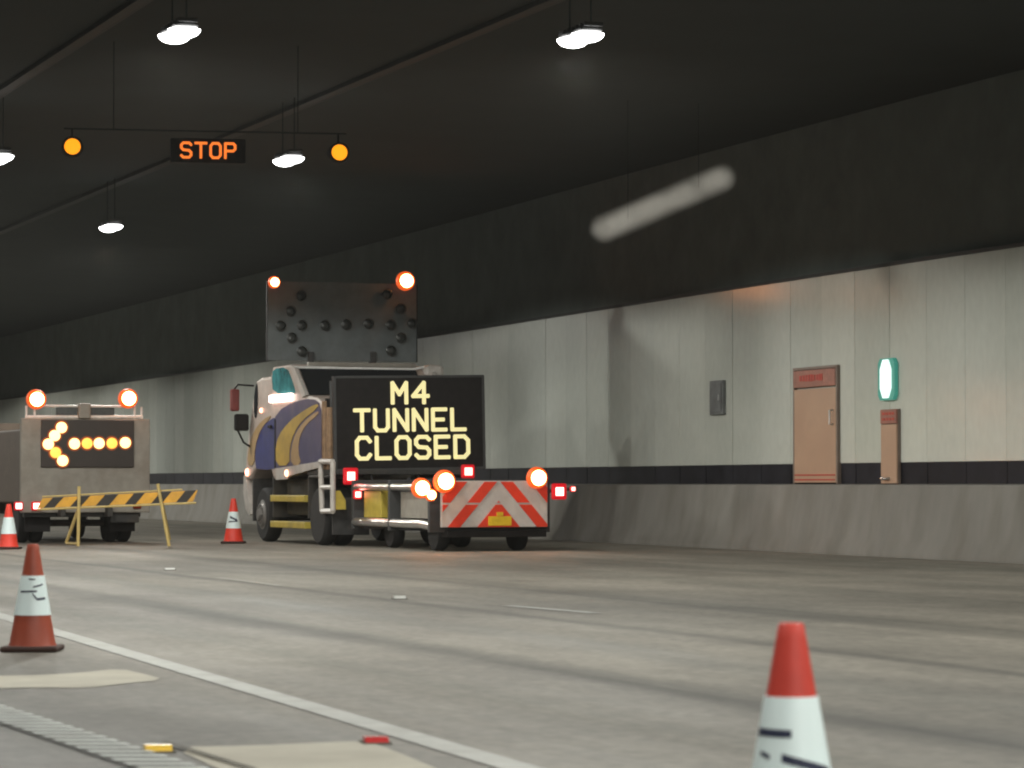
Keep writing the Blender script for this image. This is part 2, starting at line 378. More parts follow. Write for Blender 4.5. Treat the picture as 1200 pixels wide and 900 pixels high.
# ceiling fittings: cable trays and beams running with the tunnel
def tray(px, py, z, w, h, label, s0=-10, s1=150):
    p = at_z(px, py, z); off = p.dot(N)
    bm = BM(); c = road((s0+s1)/2, off, z+h/2); L = s1-s0
    for sx in (-1, 1): box(bm, (sx*w/2, 0, h/2), (.03, L, h))
    box(bm, (0, 0, .012), (w-.034, L, .02))
    t = thing('cable_tray', road((s0+s1)/2, off, z), A, label, 'cable tray', 'cable trays under the tunnel ceiling')
    obj('trough', bm, M['tray'], t)
tray(640, 6, 6.34, .14, .055, 'thin cable tray above the overhead STOP sign and to the right of it')
tray(165, 4, 6.34, .14, .055, 'cable tray crossing the top left corner of the tunnel ceiling')
#tray(1090, 92, 6.34, .16, .055, 'brownish cable tray close above the pale wall cladding')

# ---------------------------------------------------------------- the panelled wall
def strip(name, z0, z1, off, m, parent, thick=.06, i0=0, i1=None, joints=True, gap=.008, zf=None):
    bm = BM(); i1 = i1 or len(plan)-1
    for i in range(i0, i1):
        a, b = plan[i], plan[i+1]; d = (b-a).normalized(); g_ = d*gap/2 if joints else d*0
        jit = random.uniform(-.004, .004) if joints else 0
        p = [a+g_+WN[i]*(off+jit), b-g_+WN[i+1]*(off+jit), b-g_+WN[i+1]*(off-thick), a+g_+WN[i]*(off-thick)]
        lo = [bm.verts.new((v.x, v.y, z0)) for v in p]; hi = [bm.verts.new((v.x, v.y, z1)) for v in p]
        bm.faces.new(lo); bm.faces.new(hi)
        for k in range(4): bm.faces.new((lo[k], lo[(k+1) % 4], hi[(k+1) % 4], hi[k]))
    return obj(name, bm, m, parent)
wall = thing('tunnel_wall', (0, 0, 0), 0, 'long curving tunnel wall of pale grey vertical panels over a black band', 'wall')
strip('cladding', 1.30, WTOP, 0, M['clad'], wall)
strip('backing', .2, WTOP-.01, -.075, M['cabinet'], wall, .1, joints=False)
strip('kick_band', .9, 1.292, -.012, M['band'], wall, .05, gap=.02)
strip('top_trim', WTOP+.003, WTOP+.05, .01, M['steel_dk'], wall, .14, joints=False)
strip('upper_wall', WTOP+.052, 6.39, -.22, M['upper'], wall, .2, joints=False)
# concrete barrier in front, with a flat top that runs back to the wall
bm = BM(); prof = [(.50, 0), (.50, .07), (.41, .26), (.30, .94), (.28, .985), (-.06, 1.0), (-.06, 0)]
rings = []
for i in range(len(plan)): rings.append([bm.verts.new(wp(i, o+.01, z)) for o, z in prof])
for i, (a, b) in enumerate(zip(rings, rings[1:])):
    for k in range(len(prof)): bm.faces.new((a[k], a[(k+1) % len(prof)], b[(k+1) % len(prof)], b[k]))
bm.faces.new(rings[0]); bm.faces.new(rings[-1])
tag(obj('concrete_barrier', bm, M['barrier'], None, True), 'long stained concrete barrier along the foot of the panelled wall', 'barrier')
# left wall of the tunnel (out of the frame)
lw = thing('tunnel_wall', road(30, -8.5), A, 'plain tunnel wall on the far side of the road from the panelled one', 'wall')
bm = BM(); box(bm, (-.1, 0, 2.525), (.2, 200, 3.05)); obj('cladding', bm, M['barrier'], lw)
bm = BM(); box(bm, (-.1, 0, 5.225), (.24, 200, 2.345)); obj('upper_wall', bm, M['upper'], lw)
bm = BM(); box(bm, (-.05, 0, .5), (.4, 200, .995)); obj('plinth', bm, M['barrier'], lw)

# doors and cabinets in the wall: x along the wall to the picture's right, y out of it is negative
def on_wall(pxl, pxr, pyt, pyb):
    a, h = wall_hit(pxl); b, h2 = wall_hit(pxr); mid, hd = wall_hit((pxl+pxr)/2)
    wv = (b-a).length; hd = math.atan2((b-a).y, (b-a).x)
    zt = wall_z((pxl+pxr)/2, pyt); zb = wall_z((pxl+pxr)/2, pyb)
    return Vector(((a+b).x/2, (a+b).y/2, zb)), hd, wv, zt-zb
loc, hd, w, h = on_wall(933, 985, 429.5, 567)
d = thing('fire_door', loc, hd, 'wide tan door with a red lettered header in the panelled wall', 'door')
bm = BM(); box(bm, (0, -.03, h*.41), (w-.10, .05, h*.80), .006); lf = obj('door_leaf', bm, M['door'], d)
bm = BM()
for s in (-1, 1): box(bm, (s*(w/2-.025), -.02, h/2), (.05, .07, h), .006)
box(bm, (0, -.02, h-.02), (w-.104, .07, .04), .004); obj('frame', bm, M['frame'], d)
bm = BM(); box(bm, (0, -.035, h*.90), (w-.104, .06, h*.145), .005); hp = obj('header_panel', bm, M['door_head'], d)
bm = BM()
for k in range(9): box(bm, (-w*.30+k*w*.06+random.uniform(-.01, .01), -.068, h*.905), (w*.042, .006, h*random.uniform(.045, .062)))
obj('lettering', bm, M['red_letter'], hp)
bm = BM(); box(bm, (0, -.06, h*.075), (w-.14, .008, .02)); box(bm, (0, -.06, h*.035), (w-.14, .008, .02)); obj('kick_strip', bm, M['red_letter'], lf)
bm = BM(); tube(bm, [(w/2-.14, -.055, h*.50), (w/2-.14, -.11, h*.50), (w/2-.14, -.11, h*.62), (w/2-.14, -.055, h*.62)], .016, 8); obj('handle', bm, M['chrome'], lf)
loc, hd, w, h = on_wall(1036, 1055.5, 479.5, 567)
d = thing('hose_cabinet', loc, hd, 'narrow tan wall cabinet with a red header below the lit sign', 'cabinet')
bm = BM(); box(bm, (0, -.03, h*.40), (w-.03, .06, h*.79), .006); lf = obj('door', bm, M['door'], d)
bm = BM(); box(bm, (0, -.032, h*.90), (w-.02, .066, h*.19), .006); hp = obj('header_panel', bm, M['door_head'], d)
bm = BM()
for r_ in range(2):
    for k in range(4): box(bm, (-w*.28+k*w*.19, -.068, h*(.94-r_*.075)), (w*.13, .006, h*.035))
obj('lettering', bm, M['red_letter'], hp)
bm = BM(); box(bm, (0, -.02, h/2), (w, .04, h)); obj('frame', bm, M['frame'], d)
bm = BM(); tube(bm, [(-w*.3, -.055, h*.07), (-w*.3, -.10, h*.07), (w*.05, -.10, h*.07), (w*.05, -.055, h*.07)], .02, 8); obj('handle', bm, M['chrome'], lf)
loc, hd, w, h = on_wall(835.5, 851, 446, 486)
d = thing('equipment_cabinet', loc, hd, 'small dark grey box fixed to the panelled wall', 'cabinet')
bm = BM(); box(bm, (0, -.03, h/2), (w, .06, h), .008); obj('case', bm, M['cabinet'], d)
bm = BM(); box(bm, (0, -.068, h/2), (w-.08, .016, h-.08), .004); lf = obj('door', bm, M['cabinet'], d)
bm = BM(); box(bm, (w*.3, -.085, h*.5), (.03, .018, .10), .004); obj('latch', bm, M['steel'], lf)
loc, hd, w, h = on_wall(1033.5, 1053, 420, 469)
d = thing('exit_sign', loc, hd, 'glowing white sign in a green frame above the narrow cabinet', 'sign')
bm = BM(); prism(bm, [(-w/2, .07), (-w/2, h-.07), (-w/2+.06, h), (w/2-.06, h), (w/2, h-.07), (w/2, .07), (w/2-.06, 0), (-w/2+.06, 0)], -.06, -.005, axis=1); obj('case', bm, M['exit_frame'], d)
bm = BM(); iw, ih = w*.66, h*.92
prism(bm, smooth_poly([(-iw/2, h*.05), (-iw/2, h*.05+ih), (iw/2, h*.05+ih), (iw/2, h*.05)], 1), -.075, -.062, axis=1); obj('light_panel', bm, M['exit'], d)

# ---------------------------------------------------------------- tunnel lights
LZ = 5.5
def make_light(p, label):
    t = thing('tunnel_light', p, A, label, 'tunnel light', 'floodlights under the tunnel ceiling')
    bm = BM()
    box(bm, (0, 0, .105), (.24, .66, .035), .012)
    for k in range(7): box(bm, (0, -.36+k*.12, .15), (.20, .02, .04))
    obj('housing', bm, M['steel_dk'], t)
    for sy in (-.3, .3): bm = BM(); tube(bm, [(0, sy, .12), (0, sy, 6.4-LZ)], .008, 8); obj('bracket', bm, M['ceil'], t)
    for sy in (-1, 1):
        bm = BM(); lathe(bm, [(.165*math.cos(k*PI/12), -.085*math.sin(k*PI/12)) for k in range(7)], 20, T(0, sy*.21, .068)); obj('lens', bm, M['lamp'], t, True)
    return t
vis = {(0, 0): 'twin white tunnel light nearest the middle of the picture\'s top edge', (0, 1): 'white tunnel light beside the right amber lantern of the STOP sign',
       (0, 2): 'small white tunnel light below the STOP sign', (1, 0): 'large twin white tunnel light above the STOP sign', (1, 1): 'white tunnel light cut by the left edge of the picture'}
px_vis = {(0, 0): (680, 51), (0, 1): (338, 192), (0, 2): (130, 270), (1, 0): (210, 46), (1, 1): (-1, 190)}
P0 = {k: at_z(*v, LZ-.0) for k, v in px_vis.items()}
step = (P0[(0, 1)]-P0[(0, 0)]); step1 = (P0[(1, 1)]-P0[(1, 0)])
def lamp_light(p, power, near=True):
    L = bpy.data.lights.new('tunnel_lamp', 'SPOT'); L.spot_size = math.radians(167); L.spot_blend = .08; L.shadow_soft_size = .16; L.energy = power; L.color = (1.0, .995, .92)
    o = bpy.data.objects.new('tunnel_lamp', L); C.objects.link(o); o.location = p + Vector((0, 0, -.12)); o.rotation_euler = (0, 0, A)
    return o
proto = None
def put(p, label, power=LAMP_W):
    global proto
    if proto is None: proto = make_light(p, label)
    else: dup(proto, p, A, label)
    lamp_light(p, power)
for k, p in P0.items(): put(p, vis[k])
for r_ in range(4):  # unseen lights: both rows carried on, two further rows added for light
    for k in range(-4, 7):
        if r_ < 2 and (r_, k) in P0 or (r_, k) in ((1, 2), (0, 3)): continue
        if r_ == 0: p = (P0[(0, 0)]+step*k) if k <= 0 else P0[(0, 2)]+(P0[(0, 2)]-P0[(0, 1)])*(k-2)
        elif r_ == 1: p = P0[(1, 0)]+step1*k
        else: p = P0[(1, 0)]+step1*k + (P0[(1, 0)]-P0[(0, 0)])*(r_-1)
        put(Vector((p.x, p.y, LZ)), 'unseen white tunnel light out of the picture, added to light the road', LAMP_W*(.55 if r_ > 1 else 1.0))

# windscreen reflection streak, built as a soft glowing volume under the ceiling
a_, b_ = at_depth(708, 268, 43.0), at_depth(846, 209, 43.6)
t = thing('reflection_streak', (a_+b_)/2, 0, 'pale windscreen reflection built as a soft glowing streak under the dark tunnel ceiling', 'lamp')
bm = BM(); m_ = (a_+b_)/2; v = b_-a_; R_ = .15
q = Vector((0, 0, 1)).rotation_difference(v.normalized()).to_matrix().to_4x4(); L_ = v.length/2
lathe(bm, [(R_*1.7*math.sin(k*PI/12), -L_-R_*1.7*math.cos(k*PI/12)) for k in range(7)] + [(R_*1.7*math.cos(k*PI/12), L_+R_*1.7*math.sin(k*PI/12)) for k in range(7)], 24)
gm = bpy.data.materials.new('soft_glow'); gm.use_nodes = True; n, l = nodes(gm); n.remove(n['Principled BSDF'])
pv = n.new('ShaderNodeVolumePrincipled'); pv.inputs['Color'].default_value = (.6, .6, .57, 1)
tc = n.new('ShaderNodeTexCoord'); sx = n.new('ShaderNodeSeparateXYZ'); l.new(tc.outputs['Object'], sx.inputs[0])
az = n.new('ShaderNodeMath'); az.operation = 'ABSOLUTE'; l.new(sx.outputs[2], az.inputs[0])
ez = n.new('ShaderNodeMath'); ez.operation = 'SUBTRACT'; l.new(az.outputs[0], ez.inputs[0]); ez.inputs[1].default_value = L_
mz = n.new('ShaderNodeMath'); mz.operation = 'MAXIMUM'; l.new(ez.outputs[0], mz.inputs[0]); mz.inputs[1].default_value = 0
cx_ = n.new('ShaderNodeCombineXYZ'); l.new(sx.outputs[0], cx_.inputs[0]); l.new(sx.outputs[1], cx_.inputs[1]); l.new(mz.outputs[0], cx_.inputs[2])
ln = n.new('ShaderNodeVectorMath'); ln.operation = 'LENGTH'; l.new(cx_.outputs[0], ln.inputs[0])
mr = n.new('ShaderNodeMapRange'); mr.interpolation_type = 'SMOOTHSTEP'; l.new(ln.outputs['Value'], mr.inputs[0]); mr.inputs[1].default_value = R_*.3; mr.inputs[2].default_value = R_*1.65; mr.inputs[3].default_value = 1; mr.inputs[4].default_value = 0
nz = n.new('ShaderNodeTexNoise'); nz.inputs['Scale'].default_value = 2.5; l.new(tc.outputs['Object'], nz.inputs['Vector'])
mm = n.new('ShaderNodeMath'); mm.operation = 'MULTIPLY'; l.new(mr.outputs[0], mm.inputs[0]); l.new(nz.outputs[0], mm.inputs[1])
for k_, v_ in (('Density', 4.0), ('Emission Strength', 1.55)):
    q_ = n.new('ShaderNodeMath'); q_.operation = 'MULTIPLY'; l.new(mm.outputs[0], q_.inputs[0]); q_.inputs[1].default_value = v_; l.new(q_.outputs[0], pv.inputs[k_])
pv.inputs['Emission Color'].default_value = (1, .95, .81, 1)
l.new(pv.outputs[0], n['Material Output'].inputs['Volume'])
df = obj('streak_glow', bm, gm, t); df.rotation_euler = q.to_euler()
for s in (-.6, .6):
    bm = BM(); p = v*.5*s; tube(bm, [p, Vector((p.x, p.y, 6.4-m_.z))], .004, 6); obj('hanger', bm, M['ceil'], t)  # rods added to hold the made-up streak

# ---------------------------------------------------------------- LED lettering
GL = {'M': [[(0,0),(0,6),(2,2.6),(4,6),(4,0)]], '4': [[(3.2,0),(3.2,6),(0,2),(4.4,2)]], 'T': [[(-.2,6),(4.2,6)],[(2,6),(2,0)]], 'U': [[(0,6),(0,1),(.8,0),(3.2,0),(4,1),(4,6)]],
      'N': [[(0,0),(0,6),(4,0),(4,6)]], 'E': [[(4,6),(0,6),(0,0),(4,0)],[(0,3),(3.2,3)]], 'L': [[(0,6),(0,0),(4,0)]], 'C': [[(4,4.9),(3.1,6),(.9,6),(0,4.9),(0,1.1),(.9,0),(3.1,0),(4,1.1)]],
      'O': [[(.9,0),(0,1.1),(0,4.9),(.9,6),(3.1,6),(4,4.9),(4,1.1),(3.1,0),(.9,0)]], 'S': [[(4,5.2),(3.2,6),(.8,6),(0,5.1),(0,4),(.8,3.1),(3.2,2.9),(4,2),(4,.9),(3.2,0),(.8,0),(0,.8)]],
      'D': [[(0,0),(0,6),(2.8,6),(4,4.8),(4,1.2),(2.8,0),(0,0)]], 'P': [[(0,0),(0,6),(3.2,6),(4,5.2),(4,3.7),(3.2,2.9),(0,2.9)]]}
def word(bm, text, x0, z0, pw, ph, y, gap=1, fill=1.1):
    """letters of lit strokes on a 5 x 7 grid; x0, z0 = lower left"""
    wd = fill*(pw+ph)/2; n_ = 0
    for k, ch in enumerate(text):
        for line in GL[ch]:
            P = [Vector((x0+(k*(5+gap)+a+.5)*pw, z0+(b+.5)*ph)) for a, b in line]
            for i in range(len(P)-1):
                d = (P[i+1]-P[i]).normalized(); q = Vector((-d.y, d.x))*wd/2; e = d*wd*.42; n_ += 1
                A_, B_ = P[i]-e, P[i+1]+e; c = d*wd*.18; q2 = q*.62
                yy = y-.0004*(n_ % 5)
                prism(bm, [(v.x, v.y) for v in (A_+q2, A_+c+q, B_-c+q, B_+q2, B_-q2, B_-c-q, A_+c-q, A_-q2)], yy-.006, yy+.006, axis=1)

# overhead STOP sign with an amber lantern at each end
pc = at_z(243, 183, 5.0); sf = Frame((pc.x, pc.y, 0), A*.5)
st = thing('overhead_sign', sf.p, sf.a, 'black overhead sign reading STOP in amber between two amber lanterns', 'sign')
(xl, zl), (xr, zr) = sf.rear(85, 171.5, 0), sf.rear(398, 178.5, 0)
(xq0, zq0), (xq1, zq1) = sf.rear(200, 190, .05), sf.rear(288, 163, .05)
bm = BM(); box(bm, ((xq0+xq1)/2, .15, (zq0+zq1)/2), (xq1-xq0, .2, zq1-zq0), .015); hs = obj('housing', bm, M['black'], st)
zb_ = (zl+zr)/2+.24
bm = BM(); tube(bm, [(xl-.1, .16, zb_), (xr+.1, .16, zb_)], .010, 8); obj('crossbar', bm, M['ceil'], st)
for x in (xl+.5, xr-.5): bm = BM(); tube(bm, [(x, .16, zb_), (x, .16, 6.4)], .006, 8); obj('hanger', bm, M['ceil'], st)
for x, z in ((xl, zl), (xr, zr)): bm = BM(); lathe(bm, [(.13, 0), (.135, .16), (.10, .2)], 20, T(x, .055, z) @ RX(-90)); tube(bm, [(x, .16, z+.1), (x, .16, zb_)], .012, 8); obj('lantern_hood', bm, M['black'], st, True)
for x, z in ((xl, zl), (xr, zr)):
    bm = BM(); lathe(bm, [(.098, 0), (.098, .03), (.07, .05), (.0, .055)], 24, T(x, .048, z) @ RX(90)); lt = obj('amber_lantern', bm, M['amber'], st, True)
    bm = BM(); lathe(bm, [(.10, 0), (.125, 0), (.125, .06), (.10, .06)], 24, T(x, .049, z) @ RX(90), ring=True); obj('rim', bm, M['black'], lt, True)
(x0, z0), (x1, z1) = sf.rear(211, 185.5, .04), sf.rear(277, 167, .04)
bm = BM(); word(bm, 'STOP', x0, z0, (x1-x0)/23, (z1-z0)/7, .042, fill=1.0); obj('lettering', bm, M['led_amber'], st)

# ---------------------------------------------------------------- shared vehicle pieces
def wheel(parent, x, y, r, w, dual=0, sgn=-1):
    """axle along x, disc facing sgn"""
    bm = BM(); n_ = 2 if dual else 1
    for k in range(n_):
        xo = x - sgn*k*(w+.03)
        lathe(bm, [(r*.56, -w/2), (r*.9, -w/2), (r*.98, -w*.36), (r, -w*.2), (r, w*.2), (r*.98, w*.36), (r*.9, w/2), (r*.56, w/2)], 32, T(xo, y, r) @ RY(90))
    o = obj('wheel', bm, M['rubber'], parent, True)
    bm = BM(); dish = -.06 if not dual else .10
    lathe(bm, [(r*.58, 0), (r*.55, .02), (r*.46, -dish*.3+.01), (r*.42, -dish), (r*.22, -dish), (r*.2, -dish+.05), (0, -dish+.05)], 28, T(x+sgn*(w/2-.02), y, r) @ RY(90*sgn))
    for k in range(8):
        a = k*PI/4; lathe(bm, [(.018, 0), (.018, .03)], 8, T(x+sgn*(w/2-.02-dish), y+r*.33*math.cos(a), r+r*.33*math.sin(a)) @ RY(90*sgn))
    obj('rim', bm, M['rim'], o, True)
    return o
def beacon(parent, p, r, name='beacon'):
    """lamp in an amber bowl, facing the camera side (-y)"""
    bm = BM(); lathe(bm, [(r*1.1, -.02), (r*1.26, 0), (r*1.24, r*.3), (r*1.08, r*.6), (r*.9, r*.7)], 24, T(*p) @ RX(90)); o = obj(name, bm, M['beacon_halo'], parent, True)  # bowl glows to stand in for the orange halo round the bulb
    bm = BM(); lathe(bm, [(r*.88*math.cos(k*PI/14), r*.6*math.sin(k*PI/14)) for k in range(8)], 20, T(p[0], p[1]-r*.7, p[2]) @ RX(90)); obj('bulb', bm, M['beacon'], o, True)
    return o
def lamp_sq(parent, p, w, h, name, core, rim, y=-.03, cs=.6):
    bm = BM(); box(bm, p, (w, .06, h), .028); o = obj(name, bm, rim, parent)
    bm = BM(); box(bm, (p[0], p[1]-.036, p[2]), (w*cs, .02, h*cs), .006); obj('bulb', bm, core, o)
    return o

# ---------------------------------------------------------------- the truck with the message board
V = Vector((-4.22, 52.9, 0)) + N*1.2
tf = Frame(V, A); HW = 1.2
tr = thing('sign_truck', V, A, 'purple and yellow truck whose board reads M4 TUNNEL CLOSED', 'truck')
def sp(pts, x=-HW): return [tf.side(px, py, x) for px, py in pts]
def c4(pts): return [(260+x/3.75, 420+y/3.75) for x, y in pts]
# chassis
bm = BM()
for s in (-.43, .43): box(bm, (s, -1.45, .80), (.09, 5.2, .24), .01)
for y in (.6, -.8, -2.0, -3.0, -3.9): box(bm, (0, y, .80), (.77, .10, .16))
for y in (.42, -3.1): tube(bm, [(-1.0, y, .48), (1.0, y, .48)], .075, 12)
box(bm, (0, -3.1, .5), (.42, .42, .36), .08)
obj('chassis', bm, M['dark'], tr)
# cab
prof = sp([(287, 562), (288, 535), (291, 508), (296, 470), (300.5, 446), (306, 442.5), (317, 441), (319, 430), (340, 427), (344, 430), (350, 443), (357, 463), (371, 466), (376.5, 473), (377, 541), (323, 560), (321, 563), (318, 552), (309, 548.5), (299, 550), (292, 562)])
bm = BM(); prism(bm, prof, -HW, HW); 
cab = obj('cab', bm, M['cream'], tr)
bv = cab.modifiers.new('bevel', 'BEVEL'); bv.width = .05; bv.segments = 3; bv.limit_method = 'ANGLE'; bv.angle_limit = math.radians(50)
def decal(name, pts, m, parent, x=-HW, t=.006, it=1, base=0):
    bm = BM(); p = sp(c4(pts)); p = smooth_poly(p, it) if it else p; prism(bm, p, x-base-t, x-base+.002); o = obj(name, bm, m, parent)
    # same marking on the other flank
    bm = BM(); prism(bm, p, -(x-base-t), -(x-base+.002)); obj(name, bm, m, parent)
    return o
decal('livery_panel', [(236, 256), (262, 222), (300, 200), (340, 186), (378, 178), (410, 182), (428, 196), (436, 226), (438, 300), (438, 454), (420, 466), (300, 478), (238, 482)], M['purple'], cab, t=.006, it=0)
decal('livery_panel', [(166, 318), (196, 284), (226, 262), (234, 262), (234, 484), (200, 490), (152, 484), (146, 440), (148, 390)], M['blue'], cab, t=.006, it=0)
decal('livery_stripe', [(112, 470), (124, 360), (165, 285), (212, 250), (218, 258), (172, 312), (148, 390), (144, 470)], M['orange_stripe'], cab, t=.012, base=.001)
decal('livery_stripe', [(240, 472), (240, 372), (268, 312), (330, 250), (420, 196), (428, 214), (352, 276), (318, 330), (298, 400), (300, 470)], M['yellow'], cab, t=.012, base=.001)
decal('livery_stripe', [(308, 470), (306, 400), (326, 330), (360, 280), (424, 228), (428, 246), (372, 290), (344, 345), (336, 410), (352, 468)], M['orange_stripe'], cab, t=.012, base=.001)
decal('lower_trim', [(240, 484), (436, 452), (440, 476), (300, 516), (290, 530), (240, 534)], M['white'], cab, t=.014, it=0)
decal('side_window', [(222, 90), (226, 46), (286, 38), (306, 84), (326, 150), (316, 160), (226, 152)], M['teal'], cab, t=.01)
decal('side_window', [(150, 120), (157, 108), (160, 160), (156, 262), (143, 258), (142, 180)], M['glass'], cab, t=.01)
decal('door_seam', [(234, 268), (238, 268), (238, 480), (234, 480)], M['black'], cab, t=.016, it=0, base=.001)
for s_ in (-1, 1): bm = BM(); prism(bm, sp([(341, 427.5), (346, 429), (360, 463), (356, 466), (348, 446)]), s_*HW-.03, s_*HW+.03); obj('roof_edge', bm, M['white'], cab)
p0_ = tf.side(318, 500, -HW); bm = BM(); box(bm, (-HW-.03, p0_[0], p0_[1]), (.04, .18, .05), .012); obj('door_handle', bm, M['black'], cab)
for k_, (ya, yb2) in enumerate(((-.6, -.2), (.2, .75))):
    bm = BM(); tube(bm, [(ya, -4.0, 1.25), (ya+.05, -4.12, .95), ((ya+yb2)/2, -4.3, .72), (yb2, -4.25, .88)], .022, 8); obj('cable', bm, M['rubber'], tr, True)
# rear wall of the cab: dark panel with window, bright rail along the roof's rear edge
yr, zr_ = tf.side(349, 440, -HW)
bm = BM()
y1, z1 = tf.side(357, 463, -HW); y0, z0 = tf.side(345, 431, -HW); dv = Vector((0, y1-y0, z1-z0))
pts_ = [Vector((-HW+.07, y0-.02, z0+.005)), Vector((HW-.30, y0-.02, z0+.005)), Vector((HW-.30, y1-.03, z1)), Vector((-HW+.07, y1-.03, z1))]
f_ = [bm.verts.new(p) for p in pts_]; g_ = [bm.verts.new(p+Vector((0, -.02, .012))) for p in pts_]
bm.faces.new(f_); bm.faces.new(g_)
for k in range(4): bm.faces.new((f_[k], f_[(k+1) % 4], g_[(k+1) % 4], g_[k]))
obj('rear_window', bm, M['glass'], cab)
zr = tf.rear(430, 432.3, y0-.05)[1]
bm = BM(); tube(bm, [(-HW-.02, y0-.06, zr+.01), (HW-.35, y0-.06, zr), (HW-.05, y0-.06, zr+.06), (HW-.0, y0-.06, zr-.02)], .024, 10); obj('roof_rail', bm, mat('rail_paint', (.85, .83, .8), .3), cab)
bm = BM(); box(bm, (HW+.02, y0-.03, zr-.03), (.36, .24, .22), .07); obj('roof_fairing', bm, M['white'], cab)
bm = BM(); box(bm, (0, y0+.08, zr+.07), (1.9, .10, .07), .01); obj('roof_box', bm, M['tan'], cab)
# dark bulkhead behind the cab
yb = tf.side(377, 500, -HW)[0]
bm = BM(); box(bm, (0, yb-.03, 1.78), (2.3, .04, 1.2)); obj('bulkhead', bm, M['black'], tr)
# bumper, front lamp, mirror
bm = BM(); prism(bm, sp([(285.5, 557), (288, 557), (290.5, 580), (294, 602), (292, 604), (287.5, 596), (285, 578)]), -HW+.0, HW-.0); obj('bumper', bm, M['white'], tr)
p = tf.side(290.5, 553.5, -HW); bm = BM(); lathe(bm, [(.07, 0), (.06, .03), (.0, .05)], 16, T(-HW-.005, p[0], p[1]) @ RY(-90)); obj('marker_lamp', bm, M['marker'], tr, True)
p = tf.side(337.5, 554.5, -HW); bm = BM(); lathe(bm, [(.06, 0), (.05, .03), (.0, .05)], 16, T(-HW-.015, p[0], p[1]) @ RY(-90)); obj('marker_lamp', bm, M['marker'], tr, True)
p = tf.side(307, 481, -HW); bm = BM(); lathe(bm, [(.045, 0), (.035, .03), (.0, .04)], 12, T(-HW-.005, p[0], p[1]) @ RY(-90)); obj('marker_lamp', bm, M['marker'], tr, True)
pa = tf.side(319, 468, -HW); pb = tf.side(344, 465, -HW)
bm = BM(); box(bm, (-HW-.035, (pa[0]+pb[0])/2, (pa[1]+pb[1])/2), (.06, abs(pa[0]-pb[0]), .13), .02); obj('strobe_light', bm, M['strobe'], tr)
ym = 1.15
mxl, mz1 = tf.rear(271, 456, ym); mxr, mz0 = tf.rear(279, 482, ym)
bm = BM(); box(bm, ((mxl+mxr)/2, ym, (mz0+mz1)/2), (.16, .10, mz1-mz0), .03); mo = obj('mirror', bm, mat('mirror_red', (.20, .035, .03), .4), tr)
bm = BM(); zz = tf.rear(279, 495, ym)[1]; box(bm, (mxr+.06, ym, zz), (.26, .12, .30), .04); obj('mirror', bm, M['black'], tr)
bm = BM(); tube(bm, [(mxl+.04, ym, mz1-.02), (mxl+.12, ym, mz1+.08), (-HW+.05, ym-.1, mz1+.06)], .018, 8); tube(bm, [(mxl+.1, ym, zz-.1), (mxr+.1, ym, zz-.35), (-HW+.02, ym-.1, zz-.45)], .018, 8); obj('mirror_arm', bm, M['black'], mo)
# wheels, steps, tank
wheel(tr, -HW+.17, .42, .47, .26, 0, -1); wheel(tr, HW-.17, .42, .47, .26, 0, 1)
wheel(tr, -HW+.13, -3.1, .47, .25, 1, -1); wheel(tr, HW-.13, -3.1, .47, .25, 1, 1)
for py0, py1 in ((580.5, 588), (611, 619)):
    a = tf.side(316.5, py0, -HW); b = tf.side(357, py1, -HW)
    bm = BM(); box(bm, (-HW+.10, (a[0]+b[0])/2, (a[1]+b[1])/2), (.20, abs(a[0]-b[0]), .11), .012); obj('step', bm, M['yel_plate'], tr)
bm = BM(); box(bm, (-HW+.52, -1.35, .78), (.6, 1.8, .62), .06); obj('fuel_tank', bm, M['dark'], tr)
for yy in (-.22, -2.4): bm = BM(); box(bm, (-HW+.3, yy, .78), (.5, .04, .7)); obj('mudguard', bm, M['dark'], tr)
for s_ in (-1, 1): bm = BM(); box(bm, (s_*(HW-.28), -3.1, 1.12), (.54, 1.15, .05), .02); obj('mudguard', bm, M['dark'], tr)
bm = BM(); box(bm, (0, 1.02, .72), (2*HW-.06, .05, .74)); obj('wheel_arch', bm, M['dark'], tr)
bm = BM(); box(bm, (0, .1, 1.27), (2*HW-.12, 1.7, .04)); obj('floor_pan', bm, M['dark'], tr)
# deck with its pale side edge, ladder frame and yellow plate at the rear left
bm = BM(); box(bm, (0, -3.25, 1.19), (2.34, 1.7, .08), .01); obj('deck', bm, M['dark'], tr)
fr = [sp([(x, y)])[0] for x, y in ((377, 541), (391.5, 541), (391.5, 599), (379, 599))]
bm = BM(); X = -HW-.02
P3 = [(X, a, b) for a, b in fr]
for i in range(4): tube(bm, [P3[i], P3[(i+1) % 4]], .045, 8)
m1 = sp([(378, 571), (391.5, 571)]); tube(bm, [(X, *m1[0]), (X, *m1[1])], .04, 8); obj('ladder_frame', bm, M['white'], tr)
xa, za = tf.rear(392, 597, -4.06); xb, zb = tf.rear(405, 575, -4.06)
bm = BM(); prism(bm, [(xa, za), (xa, zb), (xa+.09, zb), (xb, za+.14), (xb, za)], -4.07, -4.05, axis=1); obj('yellow_plate', bm, M['yel_plate'], tr)
bm = BM()
for px, w_ in ((380.5, .055), (386.5, .06)):
    bm = BM(); a = tf.side(px, 470, -HW+.05); b = tf.side(px, 545, -HW+.05); tube(bm, [(-HW+.06, a[0], 1.23), (-HW+.06, a[0], a[1]-.1*(px > 384))], w_, 10); obj('rolled_tarp', bm, M['bronze'], tr, True)
p = tf.side(388.5, 446, -HW+.1); bm = BM(); tube(bm, [(-HW+.14, p[0], 1.23), (-HW+.12, p[0]+.1, p[1])], .03, 8); obj('stake', bm, M['steel_dk'], tr)
bm = BM(); xa, za = tf.rear(390, 637, -4.0); 
